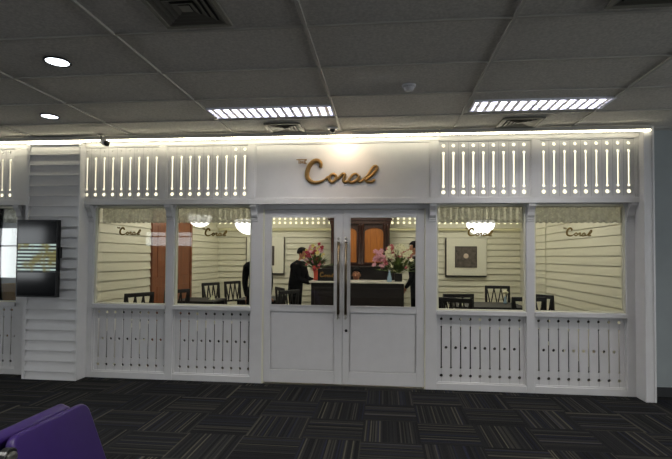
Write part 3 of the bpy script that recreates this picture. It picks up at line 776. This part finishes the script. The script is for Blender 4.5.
bv = empty('bud_vase', (1.815, 7.2, .75), label='small glass vase with one pale flower on the table below the framed picture', cat='vase')
k = MB(); k.lathe([(.022, 0), (.026, .02), (.016, .06), (.012, .10), (.015, .11)], 16); k.build('vase', M['vaseblue'], bv, smooth=True)
k = MB(); k.tube([(0, 0, .03), (.004, 0, .13), (.002, 0, .165)], .003, 6); k.build('stem', M['leaf'], bv)
k = MB(); k.ball((0, 0, .178), .032, 12, (1, 1, .7)); k.ball((.022, -.01, .168), .022, 10); k.ball((-.02, -.012, .17), .02, 10); k.build('flower_head', M['petalw'], bv, smooth=True)
# framed pictures
def picture(x0, x1, z0, z1, a0, a1, b0, b1, lab, dark):
    c = (x0+x1)/2; t = empty('framed_picture', (c, YB-.03, z0), label=lab, cat='picture', group='pale box frames on the back wall')
    k = MB(); k.box(x0-c, x1-c, -.06, .0, 0, z1-z0); k.build('outer_frame', M['darkwood'], t, .004)  # dark rim left and below stands for the pale frame's shadow
    k = MB(); k.box(x0-c+.022, x1-c-.004, -.075, -.06, .028, z1-z0-.005); k.build('mount_board', M['cream2'], t, .004)
    k = MB(); k.box(a0-c, a1-c, -.082, -.075, b0-z0, b1-z0); ar = k.build('print', M['art'], t)
    k = MB(); k.box(a0-c-.012, a0-c, -.086, -.075, b0-z0-.012, b1-z0+.012); k.box(a1-c, a1-c+.012, -.086, -.075, b0-z0-.012, b1-z0+.012)
    k.box(a0-c, a1-c, -.086, -.075, b0-z0-.012, b0-z0); k.box(a0-c, a1-c, -.086, -.075, b1-z0, b1-z0+.012); k.build('inner_frame', M['darkwood'], t)
    if not dark:
        k = MB(); k.lathe([(.02, .0), (.05, .002), (.03, .004)], 16, ((a0+a1)/2-c, -.082, (b0+b1)/2-z0+.02), 'Y'); k.build('pale_motif', M['artlight'], ar)
picture(1.233, 2.042, 1.054, 1.836, 1.432, 1.837, 1.253, 1.654, 'pale square box frame with a grey print, in the window right of the doors', False)
picture(-2.895, -2.076, 1.058, 1.844, -2.66, -2.29, 1.26, 1.64, 'pale box frame with a dark print, half hidden by the post left of the doors', True)

# pendant lamps
def pendant(x, y, r, zb, lab):
    t = empty('pendant_lamp', (x, y, zb), label=lab, cat='pendant lamp', group='white bowl pendant lamps')
    k = MB(); k.lathe([(r*.05, 0)]+[(r*math.sin(a), r*.92*(1-math.cos(a))) for a in [i*PI/2/8 for i in range(1, 9)]]+[(r*.96, r*1.0), (r*.5, r*1.02)], 32); k.build('glass_bowl', M['lampbowl'], t, smooth=True)
    k = MB(); k.tube([(0, 0, r), (0, 0, ZC-zb)], .008, 6); k.lathe([(.05, ZC-zb-.03), (.06, ZC-zb)], 16); k.build('suspension_rod', M['steel'], t)
    l = bpy.data.lights.new('lamp_glow', 'POINT'); l.energy = 6; l.color = (1, .93, .82); l.shadow_soft_size = .1
    o = bpy.data.objects.new('lamp_glow', l); col.objects.link(o); o.parent = t; o.location = (0, 0, r*1.5)
pendant(-2.17, 7.3, .235, 1.785, 'large white bowl lamp at the right of the second window, cut by the post')
pendant(1.475, 7.3, .215, 1.785, 'white bowl lamp hanging in the window right of the doors')
pendant(-3.0, 7.3, .19, 1.905, 'smaller white bowl lamp at the left of the second window')

# back frieze, with a glowing sheet added behind its slots
t = empty('lit_lattice_frieze', ((XL+XR)/2, YB-.085, 2.055), label='cream lattice frieze with an added glowing sheet along the top of the cafe back wall', cat='lattice')
cx = (XL+XR)/2; sh = []; n = 53
for i in range(n):
    x = XL+.07+i*.117-cx; sh += [('s', x, .17, .46, .04, .024), ('c', x, .085, .026)]
perf('lattice_board', XL-cx+.02, XR-cx-.02, 0, .56, -.03, -.012, sh, M['cream'], t)
k = MB(); k.box(XL-cx+.02, XR-cx-.02, .0, .008, .01, .55); k.build('frieze_glow_sheet', M['diff'], t)
k = MB(); k.box(XL-cx+.02, XR-cx-.02, -.05, .03, -.03, 0); k.build('lower_moulding', M['cream'], t, .004)

# display cabinet
t = empty('display_cabinet', (-.477, 9.25, 0), label='tall dark mahogany cabinet with amber arched panels behind the counter', cat='cabinet')
w_ = .593
k = MB(); k.box(-w_-.12, w_+.12, -.35, .18, 0, 1.22); k.build('base_cupboard', M['darkwood'], t, .006)
k = MB(); k.box(-w_-.15, w_+.15, -.38, .18, 1.22, 1.26); k.build('worktop', M['darkwood'], t, .006)
k = MB(); k.box(-w_, w_, .06, .2, 1.26, 2.14); k.build('carcass', M['mahog'], t)
for s, x in enumerate((-w_+.035, -w_+.10, -.045+.035, .045+.0, w_-.10, w_-.035)):
    k = MB(); k.lathe([(.034, 1.26), (.034, 1.31), (.024, 1.325), (.022, 1.6), (.026, 1.98), (.034, 2.0), (.036, 2.06), (.04, 2.08), (.04, 2.1)], 14, (x, .03, 0)); k.build('column', M['mahog'], t, smooth=True)
for c in (-.255, .277):
    d = MB(); W2 = .2; pts = [(c-W2-.045, 1.27), (c+W2+.045, 1.27), (c+W2+.045, 2.12), (c-W2-.045, 2.12)]
    cu = [('x',)]
    # arched frame as a ring of prisms
    inner = [(c-W2, 1.32), (c-W2, 1.93)] + [(c-W2*math.cos(a), 1.93+.11*math.sin(a)) for a in [i*PI/10 for i in range(1, 10)]] + [(c+W2, 1.93), (c+W2, 1.32)]
    for a, b in zip(inner, inner[1:]):
        d.bar((a[0], .045, a[1]), (b[0], .045, b[1]), .03, .03, (0, 1, 0))
    d.box(c-W2, c+W2, .03, .06, 1.29, 1.33); dr = d.build('cabinet_door', M['mahog'], t)
    p = MB(); p.prism(inner, 'Y', .052, .059); p.build('amber_panel', M['amber'], dr)
k = MB(); k.box(-w_-.02, w_+.02, .0, .2, 2.10, 2.17); k.box(-w_-.05, w_+.05, -.03, .2, 2.17, 2.21); k.box(-w_-.08, w_+.08, -.06, .2, 2.23, 2.27); k.box(-w_-.02, w_+.02, .0, .2, 2.21, 2.45); k.box(-w_-.1, w_+.1, -.08, .2, 2.45, 2.52)
k.build('cornice', M['mahog'], t, .005)

# counter
t = empty('reception_counter', (-.426, 7.68, 0), label='dark wooden reception counter with a pale stone top behind the doors', cat='counter')
w_ = .775
k = MB(); k.box(-w_+.03, w_-.03, -.25, .27, 0, 1.015); k.build('counter_body', M['darkwood'], t, .006)
for i in range(3):
    x0 = -w_+.06+i*.49; k = MB()
    for a, b, c, d_ in ((x0, x0+.03, .12, .94), (x0+.42, x0+.45, .12, .94), (x0+.03, x0+.42, .12, .15), (x0+.03, x0+.42, .91, .94), (x0+.03, x0+.42, .5, .53)): k.box(a, b, -.262, -.25, c, d_)
    k.build('panel_moulding', M['darkwood'], t)
k = MB(); k.box(-w_, w_, -.29, .3, 1.015, 1.045); k.build('stone_top', M['marble'], t, .006)
# small sign on the counter
t = empty('counter_sign', (-.905, 7.50, 1.045), label='black sign box with gold Coral lettering on the counter', cat='sign')
k = MB(); k.box(-.165, .2, -.02, .02, 0, .2); k.build('sign_panel', M['black'], t, .004)
coral(-.02, -.024, .105, .28, .0085, M['gold'], t, .4, 'gold_lettering', the=False)
# bottle and black box
t = empty('glass_bottle', (.09, 7.46, 1.045), label='pale blue bottle on the counter beside the black flower box', cat='bottle')
k = MB(); k.lathe([(.036, 0), (.038, .01), (.036, .06), (.02, .12), (.014, .15), (.015, .17)], 18); k.build('bottle_body', M['vaseblue'], t, smooth=True)
k = MB(); k.lathe([(.016, .17), (.016, .19)], 12); k.build('bottle_cap', M['smoke'], t)

# flowers
def blossom(kind, r):
    k = MB()
    n = 6 if kind != 'r' else 8
    for layer in range(2):
        for i in range(n):
            a = 2*PI*(i+.5*layer)/n; L_ = r*(1 if layer == 0 else .62); up = .25 if layer == 0 else .7
            c = Vector((math.cos(a), math.sin(a), up)); s_ = Vector((-math.sin(a), math.cos(a), 0))
            p0 = Vector((0, 0, 0)); p1 = c*L_*.5+s_*L_*.28; p2 = c*L_+Vector((0, 0, -.12*L_)); p3 = c*L_*.5-s_*L_*.28; pm = c*L_*.5+Vector((0,0,.08*L_))
            vs = [k.bm.verts.new(p) for p in (p0, p1, p2, p3, pm)]
            for f in ((0,1,4),(1,2,4),(2,3,4),(3,0,4)): k.bm.faces.new([vs[q] for q in f])
    return k
def arrangement(name, loc, lab, vase, items, leaves):
    t = empty(name, loc, label=lab, cat='flower arrangement'); vase(t)
    k = MB(); rnd = random.Random(len(lab))
    for _ in range(leaves[0]):
        a = rnd.uniform(0, 2*PI); e = rnd.uniform(.1, 1.35); L_ = rnd.uniform(.5, 1)*leaves[1]
        d_ = Vector((math.cos(a)*math.cos(e), math.sin(a)*math.cos(e)*.7, math.sin(e))); b0 = Vector((0, 0, leaves[2])); p = b0+d_*L_
        s_ = d_.cross(Vector((0, 0, 1))).normalized()*leaves[3]; m0 = b0+d_*L_*.55
        vs = [k.bm.verts.new(q) for q in (b0+d_*L_*.2, m0+s_, p, m0-s_, m0+Vector((0, 0, .01)))]
        for f in ((0,1,4),(1,2,4),(2,3,4),(3,0,4)): k.bm.faces.new([vs[q] for q in f])
        k.tube([b0, m0], .0025, 4)
    f = k.build('foliage', leaves[4], t); tag(f, kind='stuff')
    protos = {}
    for (dx, dy, dz, r, mk) in items:
        if mk not in protos:
            k = blossom('l', .05); o = k.build('blossom', M[mk], t); protos[mk] = o
        else:
            o = protos[mk].copy(); col.objects.link(o)
        o.location = (dx, dy, dz); o.scale = (r/.05,)*3
        o.rotation_euler = (1.1+rnd.uniform(-.4, .4), rnd.uniform(-.5, .5), rnd.uniform(-.6, .6))
    return t
rnd = random.Random(3)
def vase1(t):
    k = MB(); k.lathe([(.045, 0), (.04, .03), (.045, .12), (.065, .22), (.07, .24), (.05, .23)], 20); k.build('vase', M['vasered'], t, smooth=True)
it = []
for _ in range(52):
    a = rnd.uniform(0, 2*PI); rr = rnd.uniform(.05, 1)**.5
    it.append((.17*rr*math.cos(a)-.03, rnd.uniform(-.12, .05), .38+.21*rr*math.sin(a), rnd.uniform(.03, .05), rnd.choice(['petalr', 'petalr', 'petalp', 'petalw', 'petaly', 'petalr', 'petalc'])))
it += [(.05, -.02, .60, .04, 'petalr'), (.10, -.02, .55, .04, 'petalr'), (-.05, -.02, .58, .036, 'petalr')]
arrangement('flower_arrangement', (-1.125, 7.68, 1.045), 'red, pink and yellow flowers in a red wrapped vase on the left of the counter', vase1, it, (90, .36, .2, .024, M['leaf']))
def vase2(t):
    k = MB(); k.box(-.06, .06, -.06, .06, 0, .13); k.build('flower_box', M['black'], t, .005)
it = []
for _ in range(78):
    a = rnd.uniform(0, 2*PI); rr = rnd.uniform(.05, 1)**.5
    it.append((.24*rr*math.cos(a)-.02, rnd.uniform(-.14, .08), .38+.22*rr*math.sin(a), rnd.uniform(.035, .06), rnd.choice(['petalw', 'petalw', 'petalw', 'petalc', 'petalc', 'petalw'])))
for _ in range(26):
    u = rnd.uniform(0, 1); it.append((-.24-.14*u+rnd.uniform(-.05, .05), rnd.uniform(-.12, .02), .27+.2*math.sin(u*PI)*1.0+rnd.uniform(-.09, .07), rnd.uniform(.036, .056), 'petalp'))
arrangement('flower_arrangement', (.235, 7.60, 1.045), 'large white lilies and pink blossoms in a black box on the right of the counter', vase2, it, (170, .46, .14, .022, M['leaf2']))
# fern tuft standing in the arrangement
# ------------------------------------------------------------------ people
def skin(name, joints, edges, m, parent, sub=2, root=0):
    me = bpy.data.meshes.new(name); me.from_pydata([j[0] for j in joints], edges, []); me.update()
    o = bpy.data.objects.new(name, me); col.objects.link(o)
    md = o.modifiers.new('skin', 'SKIN'); md.use_smooth_shade = True
    if not me.skin_vertices:
        bpy.context.view_layer.objects.active = o
    layer = me.skin_vertices[0].data if me.skin_vertices else None
    if layer is None: raise RuntimeError('no skin layer')
    for i, j in enumerate(joints):
        r = j[1]; layer[i].radius = (r if isinstance(r, tuple) else (r, r)); layer[i].use_root = (i == root)
    ss = o.modifiers.new('sub', 'SUBSURF'); ss.levels = sub; ss.render_levels = sub
    dg = bpy.context.evaluated_depsgraph_get(); dg.update()
    me2 = bpy.data.meshes.new_from_object(o.evaluated_get(dg)); bpy.data.objects.remove(o)
    me2.name = name; me2.materials.clear(); me2.materials.append(m)
    for p in me2.polygons: p.use_smooth = True
    o2 = bpy.data.objects.new(name, me2); col.objects.link(o2); o2.parent = parent
    return o2
def person(loc, rz, lab, sc=1.0, lean=0.0, armL=(.35, .6), armR=(.35, .6), seated=False, head_pitch=0.0, longhair=False, bulk=1.0):
    """faces local +X. arm = (shoulder swing forward, elbow bend)"""
    t = empty('person', loc, rz, label=lab, cat='person')
    base = .93*sc if not seated else .50*sc
    pel = Vector((0, 0, base))
    def tor(x, y, z):   # point above the pelvis, leaned about it
        c, s_ = math.cos(lean), math.sin(lean); v = Vector((x*c+z*s_, y, -x*s_+z*c))*sc; return pel+v
    J = []; E = []; cloth = []; CE = []
    def add(L_, p, r): L_.append((tuple(p), r)); return len(L_)-1
    # body (skin)
    def build(L_, Ed, k, full):
        a = add(L_, pel, .115*sc*k); b = add(L_, tor(0, 0, .14), .105*sc*k); c = add(L_, tor(.01, 0, .32), .125*sc*k); d = add(L_, tor(0, 0, .43), (.10*sc*k, .11*sc*k))
        Ed += [(a, b), (b, c), (c, d)]
        if full:
            n1 = add(L_, tor(.005, 0, .475), .05*sc); n2 = add(L_, tor(.015, 0, .515), .047*sc)
            h1 = add(L_, tor(.035, 0, .56), .062*sc); h2 = add(L_, tor(.025, 0, .622), .080*sc); h3 = add(L_, tor(.015, 0, .685), .066*sc)
            Ed += [(d, n1), (n1, n2), (n2, h1), (h1, h2), (h2, h3)]
        else:
            n1 = add(L_, tor(.0, 0, .485), .074*sc); Ed.append((d, n1))
        hands = []
        for s_, (sw, el) in ((1, armL), (-1, armR)):
            sh = tor(0, s_*.165, .41); add_s = add(L_, sh, .056*sc*k); Ed.append((d, add_s))
            g = lean+sw - lean  # forward swing angle from straight down
            up = Vector((math.sin(sw), s_*.10, -math.cos(sw))).normalized(); e = sh+up*.28*sc
            fo = Vector((math.sin(sw+el), -s_*.08, -math.cos(sw+el))).normalized(); wr = e+fo*.24*sc
            ei = add(L_, e, .042*sc*k); wi = add(L_, wr, .03*sc*k); Ed += [(add_s, ei), (ei, wi)]
            if full:
                pa = add(L_, wr+fo*.05*sc, (.036*sc, .02*sc)); Ed.append((wi, pa)); hands.append((wr+fo*.06*sc, fo, s_, pa))
        for s_ in (1, -1):
            hp = pel+Vector((0, s_*.085*sc, -.04*sc)); hi = add(L_, hp, .085*sc*k); Ed.append((a, hi))
            if seated: kn = hp+Vector((.40*sc, 0, .0)); an = kn+Vector((.0, 0, -.38*sc))
            else: kn = hp+Vector((.015, 0, -.42*sc)); an = Vector((-.01, s_*.09*sc, .085*sc))
            ki = add(L_, kn, .056*sc*k); ai = add(L_, an, .04*sc*k); Ed += [(hi, ki), (ki, ai)]
            if full: ft = add(L_, an+Vector((.13*sc, 0, -.045*sc)), .032*sc); Ed.append((ai, ft))
        return hands
    hands = build(J, E, .66, True)
    body = skin('body', J, E, M['skin'], t)
    for p, fo, s_, pa in hands:
        side = fo.cross(Vector((0, 0, 1))).normalized() if abs(fo.z) < .95 else Vector((0, 1, 0))
        for i in range(4):
            o = side*(i-1.5)*.019*sc; L_ = (.07, .08, .075, .06)[i]*sc
            c_ = MB(); c_.tube([p+o, p+o+fo*L_*.55, p+o+fo*L_*.95+Vector((0, 0, -.012))], [.0085*sc, .008*sc, .006*sc], 6); c_.build('finger', M['skin'], body, smooth=True)
        c_ = MB(); c_.tube([p-fo*.03*sc+side*.03*sc, p+side*.055*sc+fo*.01, p+side*.06*sc+fo*.04*sc], [.011*sc, .010*sc, .007*sc], 6); c_.build('thumb', M['skin'], body, smooth=True)
    build(cloth, CE, 1.12*bulk, False)
    suit = skin('black_suit', cloth, CE, M['suit'], t); 
    # collar and shirt front
    k = MB(); a0 = tor(.035, 0, .50); k.ball(a0, .052*sc, 12, (1, 1, .45)); k.build('shirt_collar', M['shirt'], t, smooth=True)
    # hair
    hc = tor(.008, 0, .648); k = MB(); k.ball((0, 0, 0), .098*sc, 18)
    rot = Matrix.Rotation(lean, 3, 'Y')
    dele = [v for v in k.bm.verts if (v.co.x > .045*sc and v.co.z < .035*sc) or v.co.z < (-.05*sc if not longhair else -.085*sc)]
    bmesh.ops.delete(k.bm, geom=dele, context='VERTS')
    for v in k.bm.verts: v.co = rot @ Vector((v.co.x*1.04, v.co.y*.86, v.co.z*1.02)) + hc
    hr = k.build('hair', M['hair'], t, smooth=True); sd = hr.modifiers.new('t', 'SOLIDIFY'); sd.thickness = .008
    if longhair:
        k = MB(); k.ball(tor(-.10, 0, .655), .042*sc, 12); k.build('hair_bun', M['hair'], hr, smooth=True)
    # face
    for s_ in (1, -1):
        k = MB(); k.ball(tor(.098, s_*.031, .662), .010*sc, 8, (.6, 1.2, .7)); k.build('eye', M['black'], body, smooth=True)
        k = MB(); k.ball(tor(.02, s_*.078, .603), .022*sc, 10, (.8, .4, 1.3)); k.build('ear', M['skin'], body, smooth=True)
    k = MB(); k.tube([tor(.098, 0, .618), tor(.118, 0, .585), tor(.100, 0, .575)], [.006*sc, .012*sc, .009*sc], 8); k.build('nose', M['skin'], body, smooth=True)
    k = MB(); k.ball(tor(.093, 0, .552), .018*sc, 8, (.5, 1.2, .3)); k.build('mouth', M['petalc'], body, smooth=True)
    for s_ in (1, -1):
        an = (pel+Vector((.40*sc, s_*.085*sc, -.42*sc))) if seated else Vector((-.01, s_*.09*sc, .085*sc))
        k = MB(); k.ball((an.x+.06*sc, an.y, an.z-.045*sc), .05*sc, 12, (2.6*.9, .85, .75)); k.build('shoe', M['black'], t, smooth=True)
    return t
person((-1.61, 8.34, 0), R(-12), 'person in a black suit leaning forward beside the counter, next to the red flowers', .97, .2, (.3, 1.0), (.25, 1.1), bulk=1.22)
person((.56, 8.22, 0), R(182), 'person in a black suit at the right edge of the door glass, facing the lilies', 1.03, .03, (.15, .5), (.1, .4), longhair=True)
person((-.50, 8.62, 0), R(-95), 'person seated low behind the counter with only the face showing above it', 1.0, .06, (.1, .6), (.1, .6), seated=True)
person((-1.84, 6.62, 0), R(100), 'person in black standing mostly hidden behind the post left of the doors', .97, .05, (.2, .3), (.2, .3))
# stool for the seated person
st = empty('office_stool', (-.49, 8.64, 0), label='dark round stool under the person seated behind the counter', cat='stool')
k = MB(); k.lathe([(.12, .31), (.13, .325), (.12, .335)], 24); k.build('seat', M['black'], st)
k = MB(); k.tube([(0, 0, .02), (0, 0, .31)], .025, 10); k.lathe([(.12, 0), (.11, .02)], 24); k.build('pedestal', M['steel'], st)

# ------------------------------------------------------------------ room behind the far left window: daylight windows and a tan chair
w = MB(); wallx(w, (-8.5, XL-.1), 11.0, 11.1, [(-8.2, -3.9, .75, 2.45)], ZC); tag(w.build('wall_lounge_back', M['dull']), kind='structure')
w = MB(); w.box(-8.6, -8.5, F+.12, 11.1, 0, ZC); tag(w.build('wall_lounge_left', M['dull']), kind='structure')
fr = MB()
for i in range(9): x = -8.2+i*.53; fr.box(x, x+.05, 11.0, 11.06, .75, 2.45)
for z in (.75, 1.55, 1.78, 2.40): fr.box(-8.2, -3.9, 11.001, 11.059, z, z+.05)
tag(fr.build('window_6', M['grey']), kind='structure')
t = empty('lounge_chair', (-5.55, 6.6, 0), R(30), label='tan armchair behind the far left window', cat='armchair')
k = MB(); k.box(-.32, .32, -.3, .3, .2, .42); k.build('seat', M['tan'], t, .04, seg=3)
k = MB(); k.box(-.34, .34, .24, .38, .2, .98); k.build('backrest', M['tan'], t, .04, seg=3)
for s in (-1, 1):
    k = MB(); k.box(min(s*.32, s*.42), max(s*.32, s*.42), -.3, .36, .1, .62); k.build('armrest', M['tan'], t, .03, seg=3)
for sx in (-1, 1):
    for sy in (-1, 1):
        k = MB(); k.box(sx*.33-.02, sx*.33+.02, sy*.25-.02, sy*.25+.02, 0, .2); k.build('leg', M['chairwood'], t)

# ------------------------------------------------------------------ light
W = bpy.data.worlds.new('daylight'); S.world = W; W.use_nodes = True
bg = W.node_tree.nodes['Background']; bg.inputs[0].default_value = (.92, .97, 1, 1); bg.inputs[1].default_value = 4.0
# daylight coming in through the concourse windows
for xa, xb, za, zb in RW:
    l = arealight('window_daylight', ((xa+xb)/2, YR+.02, (za+zb)/2), xb-xa, zb-za, 1, (1, 1, 1), PI/2)
    l.data.cycles.is_portal = True
# unseen area lights added to brighten the cafe, without fittings
for x in (-2.4, -.4, 1.6):
    for y in (6.3, 8.4):
        arealight('cafe_fill_light', (x, y, ZC-.01), .5, .5, 14, (1, .95, .86), 0, PI)
arealight('lounge_area_light', (-6.2, 8, ZC-.01), 1.2, .3, 10, (1, .95, .9))  # area light just under the lounge ceiling, no fitting built

# ------------------------------------------------------------------ camera
f, cy = 463.0, 244.4
yaw, pit, rol = .1033, .0271, .0075
cam = bpy.data.cameras.new('camera'); co = bpy.data.objects.new('camera', cam); col.objects.link(co)
cam.sensor_fit = 'HORIZONTAL'; cam.sensor_width = 36; cam.lens = 36*f/672; cam.shift_y = (cy-229.5)/672; cam.clip_start = .02
co.location = (0, 0, 1.4345)
fwd = Vector((-math.sin(yaw)*math.cos(pit), math.cos(yaw)*math.cos(pit), math.sin(pit)))
right = Vector((math.cos(yaw), math.sin(yaw), 0)); up = right.cross(fwd)
# picture axes: U = c*u + s*v ; V = -s*u + c*v
c_, s_ = math.cos(rol), math.sin(rol)
r2 = right*c_ + up*s_; u2 = -right*s_ + up*c_
co.matrix_world = Matrix(((r2.x, u2.x, -fwd.x, 0), (r2.y, u2.y, -fwd.y, 0), (r2.z, u2.z, -fwd.z, 1.4345), (0, 0, 0, 1)))
S.camera = co
S.view_settings.view_transform = 'Standard'; S.view_settings.look = 'None'; S.view_settings.gamma = 1; S.view_settings.use_curve_mapping = False
S.view_settings.exposure = 0.0
S.cycles.use_denoising = True
S.cycles.max_bounces = 8; S.cycles.transparent_max_bounces = 16
S.cycles.sample_clamp_indirect = 6
